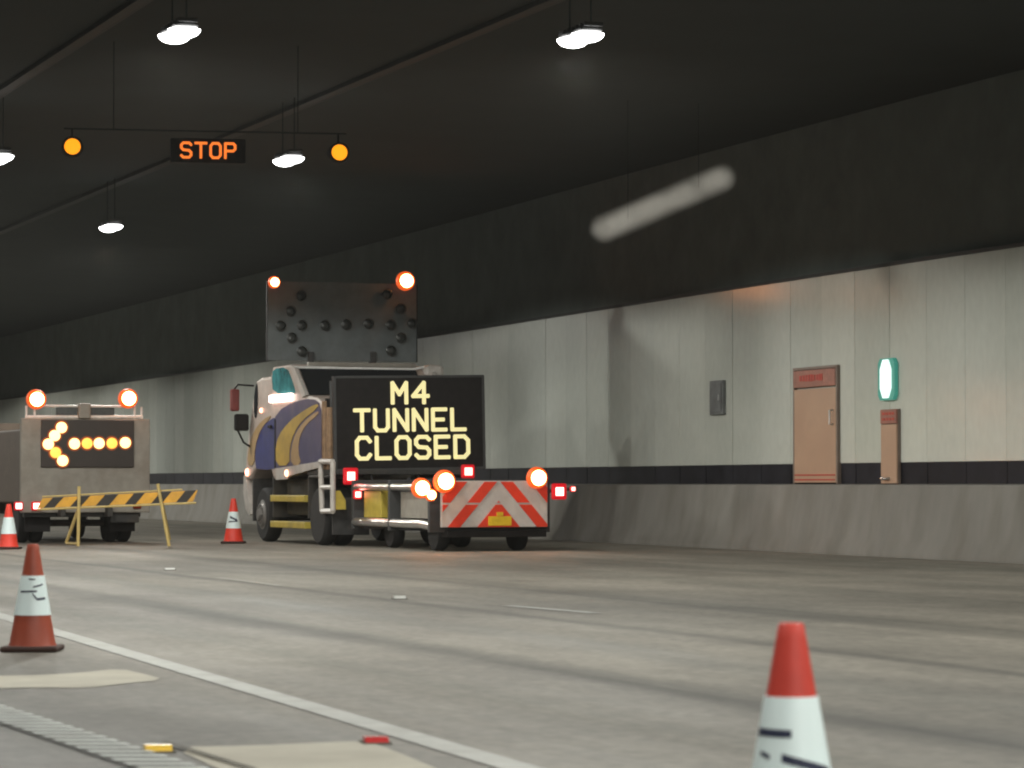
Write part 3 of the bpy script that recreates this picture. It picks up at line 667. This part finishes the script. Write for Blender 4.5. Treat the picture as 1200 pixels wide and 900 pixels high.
for s_ in (-1, 1): bm = BM(); box(bm, (s_*(HW-.34), -3.85, .48), (.62, .05, .6), .01); obj('mudflap', bm, M['dark'], tr)
# message board, tilted a touch like the photograph's
by = -4.05
(xa, za), (xb, zb) = tf.rear(391, 551, by), tf.rear(568, 441, by)
bw, bh = xb-xa, zb-za
mb = BM(); box(mb, (0, .04, 0), (bw, .09, bh), .012)
bo = obj('message_board', mb, M['black'], tr); bo.location = ((xa+xb)/2, by, (za+zb)/2); bo.rotation_euler = (0, math.radians(-1.1), 0)
bm = BM()
for s in (-1, 1):
    box(bm, (s*(bw/2-.02), -.016, 0), (.04, .012, bh-.02)); box(bm, (0, -.016, s*(bh/2-.02)), (bw-.084, .012, .04))
obj('rim', bm, M['steel_dk'], bo)
pxm = bw/177.0
for text, xl_, xr_, yt, yb_, nn in (('M4', 457.5, 501.5, 449.5, 475.5, 2), ('TUNNEL', 414, 546, 479.5, 506, 6), ('CLOSED', 415, 549.5, 510, 537, 6)):
    bm = BM(); lx = (xl_-479.5)*pxm; wd = (xr_-xl_)*pxm; lz = (496-yb_)*pxm; ht = (yb_-yt)*pxm
    word(bm, text, lx, lz, wd/(6*nn-1), ht/7, -.014, fill=1.15); obj('lettering', bm, M['led'], bo)
for s in (-.7, .7): bm = BM(); box(bm, (s, by+.2, 1.35), (.10, .10, .5), .01); obj('post', bm, M['steel_dk'], tr)
# tail lamps
for px, py, w_, h_, cs in ((411, 558, .25, .27, .5), (548.5, 552.5, .23, .22, .55)):
    x, z = tf.rear(px, py, by-.06); lamp_sq(tr, (x, by-.05, z), w_, h_, 'tail_light', M['tail'], M['tail_rim'], cs=cs)
for px, py, r_ in ((419, 579.5, .15), (458, 580, .12)):
    x, z = tf.rear(px, py, -4.45); lamp_sq(tr, (x, -4.45, z), r_, r_, 'tail_light', M['tail'], M['tail_rim'], cs=.6)
# arrow board raised over the cab
ay = .05
(xa, za), (xb, zb) = tf.rear(313.5, 422, ay), tf.rear(488.5, 333, ay)
bm = BM(); box(bm, (0, .03, 0), (xb-xa, .05, zb-za), .012)
ab = obj('arrow_board', bm, M['board'], tr); ab.location = ((xa+xb)/2, ay, (za+zb)/2)
for s_ in (-1, 1): bm = BM(); box(bm, (s_*((xb-xa)/2+.007), .03, 0), (.012, .056, zb-za)); obj('edge_shade', bm, M['rubber'], ab)  # dark strips added so the board's lit side edges stay dark
for px, py in ((352, 347), (340, 365), (328, 382), (341, 396), (353, 412), (353, 381.5), (380, 381.5), (405, 380.5), (431, 379.5), (457, 381), (453, 345), (469, 362), (482, 379), (469, 396), (457, 411)):
    x, z = tf.rear(px, py, ay); bm = BM(); q = T(x-(xa+xb)/2, 0, z-(za+zb)/2) @ RX(90)
    lathe(bm, [(.082, 0), (.095, .07), (.082, .075), (.074, .02), (.05, .035), (0, .042)], 20, q); lo = obj('arrow_lamp', bm, M['lens_off'], ab, True)
for px in (364, 437):
    bm = BM(); x, z = tf.rear(px, 430, ay); box(bm, (x, ay+.03, z+.08), (.10, .16, .36), .01); obj('post', bm, M['steel_dk'], tr)
for px, py, r_ in ((320.5, 331, .085), (474, 329.5, .135)):
    x, z = tf.rear(px, py, ay-.05); b_ = beacon(tr, (x, ay-.08, z), r_)
# crash cushion towed behind: bright side tubes, plates, wheels, chevron board
yb_ = -8.33
bm = BM(); box(bm, (0, -6.2, .62), (.5, 4.2, .16), .02); cc = obj('crash_cushion', bm, M['dark'], tr)
for s in (-.9, .9):
    for z_, r_ in ((.95, .05), (.40, .065)):
        bm = BM(); tube(bm, [(s, -4.25, z_), (s, -6.1, z_)], r_, 12); obj('side_tube', bm, M['chrome'], cc, True)
        bm = BM(); tube(bm, [(s, -6.2, z_), (s, -7.6, z_), (s*.97, -8.1, z_-.03)], r_, 12); obj('side_tube', bm, M['chrome'], cc, True)
for y in (-4.22, -6.15, -8.1): bm = BM(); box(bm, (0, y, .67), (1.9, .09, .78), .01); obj('cross_plate', bm, M['steel_dk'], cc)
for s_ in (-.6, .6):
    bm = BM(); box(bm, (s_, -5.0, .68), (.5, .9, .42), .01); obj('energy_module', bm, M['yel_plate'], cc)
    bm = BM(); box(bm, (s_*.95, -7.1, .68), (.56, 1.3, .40), .01); obj('energy_module', bm, M['tan'], cc)
for y, x in ((-5.2, -.55), (-5.2, .55), (-7.6, -.62), (-7.6, .62)):
    bm = BM(); lathe(bm, [(.14, -.09), (.26, -.09), (.28, -.05), (.28, .05), (.26, .09), (.14, .09)], 24, T(x, y, .28) @ RY(90)); lathe(bm, [(.15, -.07), (.15, .07)], 16, T(x, y, .28) @ RY(90)); obj('caster_wheel', bm, M['rubber'], cc, True)
(xa, za), (xb, zb) = tf.rear(518, 618, yb_), tf.rear(642, 563.5, yb_)
bw, bh = xb-xa, zb-za
bm = BM(); box(bm, ((xa+xb)/2, yb_+.05, (za+zb)/2), (bw, .08, bh), .008); cb = obj('chevron_board', bm, M['silver_sheet'], cc)
def band_poly(px0, py0, px1, py1, wpx):
    return [tf.rear(px0, py0, yb_), tf.rear(px0+wpx, py0, yb_), tf.rear(px1+wpx, py1, yb_), tf.rear(px1, py1, yb_)]
bm = BM(); ty, by2, cx = 564.5, 617.5, 584.5
mid = 590.2
def clip_z(poly, zl, zh):
    def cut(p, zc, keep):
        o = []
        for k in range(len(p)):
            a, b = p[k], p[(k+1) % len(p)]; ia, ib = keep(a[1]-zc), keep(b[1]-zc)
            if ia: o.append(a)
            if ia != ib:
                t = (zc-a[1])/(b[1]-a[1]); o.append((a[0]+(b[0]-a[0])*t, zc))
        return o
    return cut(cut(poly, zl, lambda d: d >= 0), zh, lambda d: d <= 0)
def clip_x(poly, lo, hi):
    sw = [(b, a) for a, b in poly]; return [(b, a) for a, b in clip_z(sw, lo, hi)]
slope = .81
for rows in ((ty, mid-1.2), (mid+1.2, by2)):
    for apex in (458, 501, 544, 587):       # stripe apex heights: three nested red chevrons
        for s in (-1, 1):
            H_ = 18 if apex != 587 else 60
            P4 = [(cx, apex), (cx, apex+H_), (cx+s*90, apex+H_+90/slope*1.0), (cx+s*90, apex+90/slope*1.0)]
            pl = [tf.rear(a, b, yb_) for a, b in P4]
            pl = clip_z(pl, tf.rear(cx, rows[1], yb_)[1], tf.rear(cx, rows[0], yb_)[1]) if True else pl
            if len(pl) > 2: pl = clip_x(pl, xa+.01, xb-.01)
            if len(pl) > 2: prism(bm, pl, yb_-.004, yb_+.011, axis=1)
obj('chevron_stripe', bm, M['red_sheet'], cb)
(x0, z0), (x1, z1) = tf.rear(572, 616, yb_), tf.rear(599, 605, yb_)
bm = BM(); box(bm, ((x0+x1)/2, yb_-.012, (z0+z1)/2), (x1-x0, .014, z1-z0), .004); box(bm, ((x0+x1)/2, yb_-.012, z1+.035), (.10, .014, .055)); obj('number_plate', bm, M['num_yel'], cb)
for px, py, r_ in ((520, 564, .135), (628.5, 560, .13)):
    x, z = tf.rear(px, py, yb_-.05); beacon(cc, (x, yb_-.06, z), r_)
x, z = tf.rear(493, 572, yb_); beacon(cc, (x, yb_, z), .12); x9, z9 = tf.rear(520, 568, yb_)
bm = BM(); tube(bm, [(x, yb_+.06, z), (x9, yb_+.06, z9)], .025, 8); obj('lamp_bar', bm, M['steel_dk'], cc)
x, z = tf.rear(504, 580, yb_); beacon(cc, (x, yb_-.02, z), .075)
x, z = tf.rear(655, 576, yb_); lamp_sq(cc, (x, yb_, z), .24, .24, 'tail_light', M['tail_hot'], M['tail_rim'], cs=.5)
x2, z2 = tf.rear(671, 573, yb_); lamp_sq(cc, (x2, yb_, z2), .09, .09, 'tail_light', M['tail'], M['tail_rim'])
bm = BM(); tube(bm, [(xb-.05, yb_+.06, z), (x2+.02, yb_+.06, z2)], .025, 8); obj('lamp_bar', bm, M['steel_dk'], cc)
bm = BM(); box(bm, ((xa+xb)/2+.05, yb_+.2, za-.10), (bw-.1, .3, .10), .01); obj('underframe', bm, M['black'], cc)

# ---------------------------------------------------------------- the arrow truck on the left
p = at_z(24, 637)
V2 = p + N*1.08; af = Frame(V2, A)
t2 = thing('arrow_truck', V2, A, 'tan works truck showing a lit arrow that points left', 'truck')
def rp(px, py, y=0): return af.rear(px, py, y)
(xa, za), (xb, zb) = rp(24, 601), rp(176, 491)
bm = BM(); box(bm, ((xa+xb)/2, .05, (za+zb)/2), (xb-xa, .10, zb-za), .02); bk = obj('rear_panel', bm, M['tan'], t2)
bm = BM(); box(bm, (0, 2.2, 1.3), (2.05, 4.1, 1.25), .03); bd = obj('body', bm, mat('truck_brown', (.13, .095, .07), .6, dirt=(.1, .07, .05)), t2)
bm = BM(); prism(bm, [(4.3, .5), (6.1, .5), (6.15, 1.1), (5.9, 1.3), (5.5, 2.05), (4.3, 2.1)], -1.0, 1.0); obj('cab', bm, mat('cab_brown', (.16, .12, .09), .45), t2)
bm = BM()
for s in (-.4, .4): box(bm, (s, 2.6, .55), (.09, 5.6, .2), .01)
box(bm, (0, .2, .50), (2.0, .12, .12), .01); box(bm, (.72, .25, .45), (.5, .3, .22), .02); tube(bm, [(-.9, 1.0, .33), (.9, 1.0, .33)], .06, 10); obj('chassis', bm, M['dark'], t2)
wheel(t2, -.88, 1.0, .34, .2, 1, -1); wheel(t2, .88, 1.0, .34, .2, 1, 1); wheel(t2, -.9, 4.9, .34, .2, 0, -1); wheel(t2, .9, 4.9, .34, .2, 0, 1)
for s in (-.72, .74): bm = BM(); box(bm, (s, .40, .36), (.44, .03, .34), .005); obj('mudflap', bm, M['black'], t2)
# arrow display
(xa, za), (xb, zb) = rp(48, 547.5, -.03), rp(157, 492.5, -.03)
bm = BM(); box(bm, ((xa+xb)/2, -.025, (za+zb)/2), (xb-xa, .045, zb-za), .01); ad = obj('arrow_display', bm, mat('display_brown', (.035, .025, .02), .5), t2)
for k, (px, py) in enumerate(((72, 501), (64, 510.5), (56.5, 520.5), (65, 530.3), (73.3, 539.8), (87.2, 520), (102, 519.6), (116, 519.5), (131, 519.4), (146.7, 518.8))):
    x, z = rp(px, py, -.05); bm = BM(); lathe(bm, [(.092, 0), (.092, .02), (.06, .04), (0, .05)], 20, T(x, -.048, z) @ RX(90)); obj('arrow_lamp', bm, M['arrow_y'] if k in (3, 6, 8) else M['arrow'], ad, True)
    lo = [c for c in ad.children][-1]; bm = BM(); lathe(bm, [(.093, 0), (.125, 0), (.12, .012), (.093, .012)], 24, T(x, -.0475, z) @ RX(90), ring=True); obj('rim', bm, M['arrow_halo'], lo, True)  # glowing ring stands in for the lamp's halo
# rail frame, boxes and beacons on top
(x0, z0), (x1, z1), (x2_, z2_) = rp(30, 488.5), rp(168, 488.5), rp(40, 475.5)
bm = BM(); tube(bm, [(x0, .05, z0), (x1, .05, z1)], .028, 8); tube(bm, [(x0+.14, .05, z2_), (x1-.12, .05, z2_)], .022, 8)
for x in (x0+.02, x0+.16, x1-.14, x1-.02): tube(bm, [(x, .05, zb), (x, .05, z2_)], .02, 8)
obj('rail_frame', bm, mat('rail_white', (.85, .8, .74), .4), t2)
for pl, pr in ((66, 91), (106, 134)):
    bm = BM(); (a, c_), (b, d_) = rp(pl, 486.5, .1), rp(pr, 477, .1); box(bm, ((a+b)/2, .12, (c_+d_)/2), (b-a, .08, d_-c_), .01); obj('light_box', bm, M['lens_off'], t2)
(a, c_), (b, d_) = rp(91.5, 490.5, .02), rp(105.5, 472.5, .02); bm = BM(); box(bm, ((a+b)/2, .02, (c_+d_)/2), (b-a, .16, d_-c_), .02); obj('control_box', bm, M['tan'], t2)
for px, py in ((42.5, 468), (150, 467)):
    x, z = rp(px, py, -.05); beacon(t2, (x, -.03, z), .135)
    bm = BM(); tube(bm, [(x, .0, z-.14), (x, .05, z2_)], .03, 8); obj('beacon_stem', bm, M['steel_dk'], t2)
for px, py, w_ in ((22, 593, .16), (43, 593, .18)):
    x, z = rp(px, py, -.05); lamp_sq(t2, (x, -.03, z), w_, .15, 'tail_light', M['tail_hot'], M['tail_rim'], cs=.62)
x, z = rp(161, 593, -.05); bm = BM(); box(bm, (x, -.02, z), (.14, .05, .09), .01); obj('tail_light', bm, M['refl'], t2)

# ---------------------------------------------------------------- barrier board on trestles
bd0 = at_z(93, 641.5); dl = math.radians(9)
bf = Frame((bd0.x, bd0.y, 0), 0)
bt = thing('barrier_board', bd0, 0, 'yellow and black striped barrier board on trestles behind the arrow truck', 'barrier')
def bp(px, py, y=0): return bf.rear(px, py, y)
top = lambda px: 583.5+(px-49)*(575-583.5)/(215-49); bot = lambda px: 595.5+(px-48)*(588-595.5)/(229-48)
bm = BM()
segs = [(45, 'y'), (57, 'k'), (70, 'y'), (88, 'k'), (101, 'y'), (118, 'k'), (134, 'y'), (152, 'k'), (165, 'y'), (183, 'k'), (196, 'y'), (212, 'k'), (225, 'y'), (232, None)]
sh = 5.5
for (p0, c_), (p1, _) in zip(segs, segs[1:]):
    def cl(v): return max(44, min(232, v))
    P = [bp(cl(p0-sh), bot(p0)), bp(cl(p1-sh), bot(p1)), bp(cl(p1+sh), top(p1)), bp(cl(p0+sh), top(p0))]
    if P[0] != P[1]: prism(bm, P, -.05, -.02, 1 if c_ == 'k' else 0, axis=1)
bmo = obj('board', bm, [M['boom_yel'], M['boom_blk']], bt)
bm = BM(); a, b = bp(44, bot(44)+.6), bp(230, bot(230)+.6); tube(bm, [(a[0], -.036, a[1]-.01), (b[0], -.036, b[1]-.01)], .018, 6)
a, b = bp(50, top(50)-.6), bp(214, top(214)-.6); tube(bm, [(a[0], -.036, a[1]+.01), (b[0], -.036, b[1]+.01)], .014, 6); obj('edge_tube', bm, M['trestle'], bmo)
def leg(pts, ys): 
    bm = BM(); q = [bp(*pp) for pp in pts]; tube(bm, [(x, y, max(z, .02)) for (x, z), y in zip(q, ys)], .026, 8); obj('leg', bm, M['trestle'], bt)
leg([(93.5, 570), (92.5, 641.5)], [-.075, -.09]); leg([(91, 598), (75, 636.5)], [.03, .25])
leg([(185.5, 567), (199, 641)], [-.075, -.09]); leg([(187, 575), (194, 633)], [.03, .55])
bm = BM(); a, b = bp(76, 637, 0), bp(92.5, 637.5); tube(bm, [(a[0], .22, .06), (b[0], -.08, .06)], .02, 8); obj('cross_rung', bm, M['trestle'], bt)

# ---------------------------------------------------------------- cones
def make_cone(p, mtl, marks, label, sc=1.0, rz=0):
    t = thing('traffic_cone', p, rz, label, 'traffic cone', 'traffic cones on the road'); t.scale = (sc,)*3
    H = .64; rb, rtp = .140, .033
    R = lambda z: rb+(rtp-rb)*(z-.03)/(H-.03)
    bm = BM(); lathe(bm, [(.148, .030), (R(.05), .05)] + [(R(z), z) for z in (.2, .4, .6)] + [(R(.634), .634), (R(.64)*.9, .64), (.016, .64), (.012, .62)], 32); obj('body', bm, mtl, t, True)
    bm = BM(); box(bm, (0, 0, .018), (.34, .34, .034), .014); obj('base', bm, M['cone_base'], t)
    bm = BM(); z0, z1 = .217, .452; e = .004; lathe(bm, [(R(z0)+.001, z0), (R(z0)+e, z0)] + [(R(z0+(z1-z0)*k/6)+e, z0+(z1-z0)*k/6) for k in range(7)] + [(R(z1)+.001, z1)], 32); sl = obj('sleeve', bm, M['sleeve'], t, True)
    bm = BM()
    for (a0, z0_), (a1, z1_), wd in marks:
        n_ = 5
        for k in range(n_):
            qa = []
            for (tt, dz) in ((k/n_, -wd/2), ((k+1)/n_, -wd/2), ((k+1)/n_, wd/2), (k/n_, wd/2)):
                aa = math.radians(-90+a0+(a1-a0)*tt); zz = z0_+(z1_-z0_)*tt+dz; rr = R(zz)+e+.0015; qa.append(bm.verts.new((rr*math.cos(aa), rr*math.sin(aa), zz)))
            bm.faces.new(qa)
    obj('lettering', bm, M['mark'], sl)
    return t
mk1 = [((-45, .357), (25, .360), .011), ((8, .345), (25, .312), .014), ((25, .312), (60, .318), .014), ((10, .385), (55, .40), .010), ((-10, .432), (20, .43), .008)]
mk2 = [((-80, .362), (-5, .360), .020), ((-20, .300), (62, .262), .022), ((-60, .31), (-40, .30), .012)]
mk3 = [((-30, .38), (40, .33), .03), ((-40, .31), (45, .32), .018)]
c1 = at_z(38, 763); make_cone(c1, M['cone'], mk1, 'dirty orange cone standing at the start of the white edge line')
dd = .35/(ray(925, 730).z) ; dd = (.64-1.0)/ray(925, 730).z
c2 = O+ray(927, 730)*dd; make_cone(Vector((c2.x, c2.y, 0)), M['cone_red'], mk2, 'blurred red cone closest to the camera with its base cut off')
c3 = at_z(273.5, 637); make_cone(c3, M['cone_far'], mk3, 'red cone between the barrier board and the purple truck', 1.18)
c4_ = at_z(10, 643.5); make_cone(c4_, M['cone_far'], [], 'red cone beside the arrow truck, cut by the left edge of the picture', 1.08)

# ---------------------------------------------------------------- raised markers on the road
def stud(px, py, w, h, m, label):
    p = at_z(px, py); t = thing('road_stud', p, A*.6, label, 'road stud', 'raised studs on the road')
    bm = BM(); vs = prism(bm, [(-.05, 0), (-.03, h), (.03, h), (.05, 0)], -w/2, w/2); obj('body', bm, m, t)
    bm = BM(); box(bm, (0, 0, .003), (w*1.25, .13, .006)); obj('base', bm, M['stain'], t)
stud(468, 702, .10, .028, M['stud_w'], 'small white road stud alone in the middle of the road')
stud(199, 668, .11, .024, M['stud_w'], 'tiny white road stud on the road below the red cone')
stud(185, 881, .10, .026, M['stud_y'], 'yellow road stud beside the ribbed line')
stud(440, 871, .09, .026, M['stud_r'], 'red road stud beside the white edge line')

# ---------------------------------------------------------------- thin haze in the tunnel, added for a veil and lamp glow
bm = BM(); box(bm, (8, 60, 2.6), (60, 300, 7.5))
hz = bpy.data.materials.new('haze_air'); hz.use_nodes = True; n, l = nodes(hz); n.remove(n['Principled BSDF'])
pv = n.new('ShaderNodeVolumePrincipled'); pv.inputs['Color'].default_value = (.9, .9, .86, 1); pv.inputs['Density'].default_value = .00028; pv.inputs['Anisotropy'].default_value = .5
l.new(pv.outputs[0], n['Material Output'].inputs['Volume'])
ho = obj('haze', bm, hz); ho.rotation_euler = (0, 0, A); ho['kind'] = 'stuff'
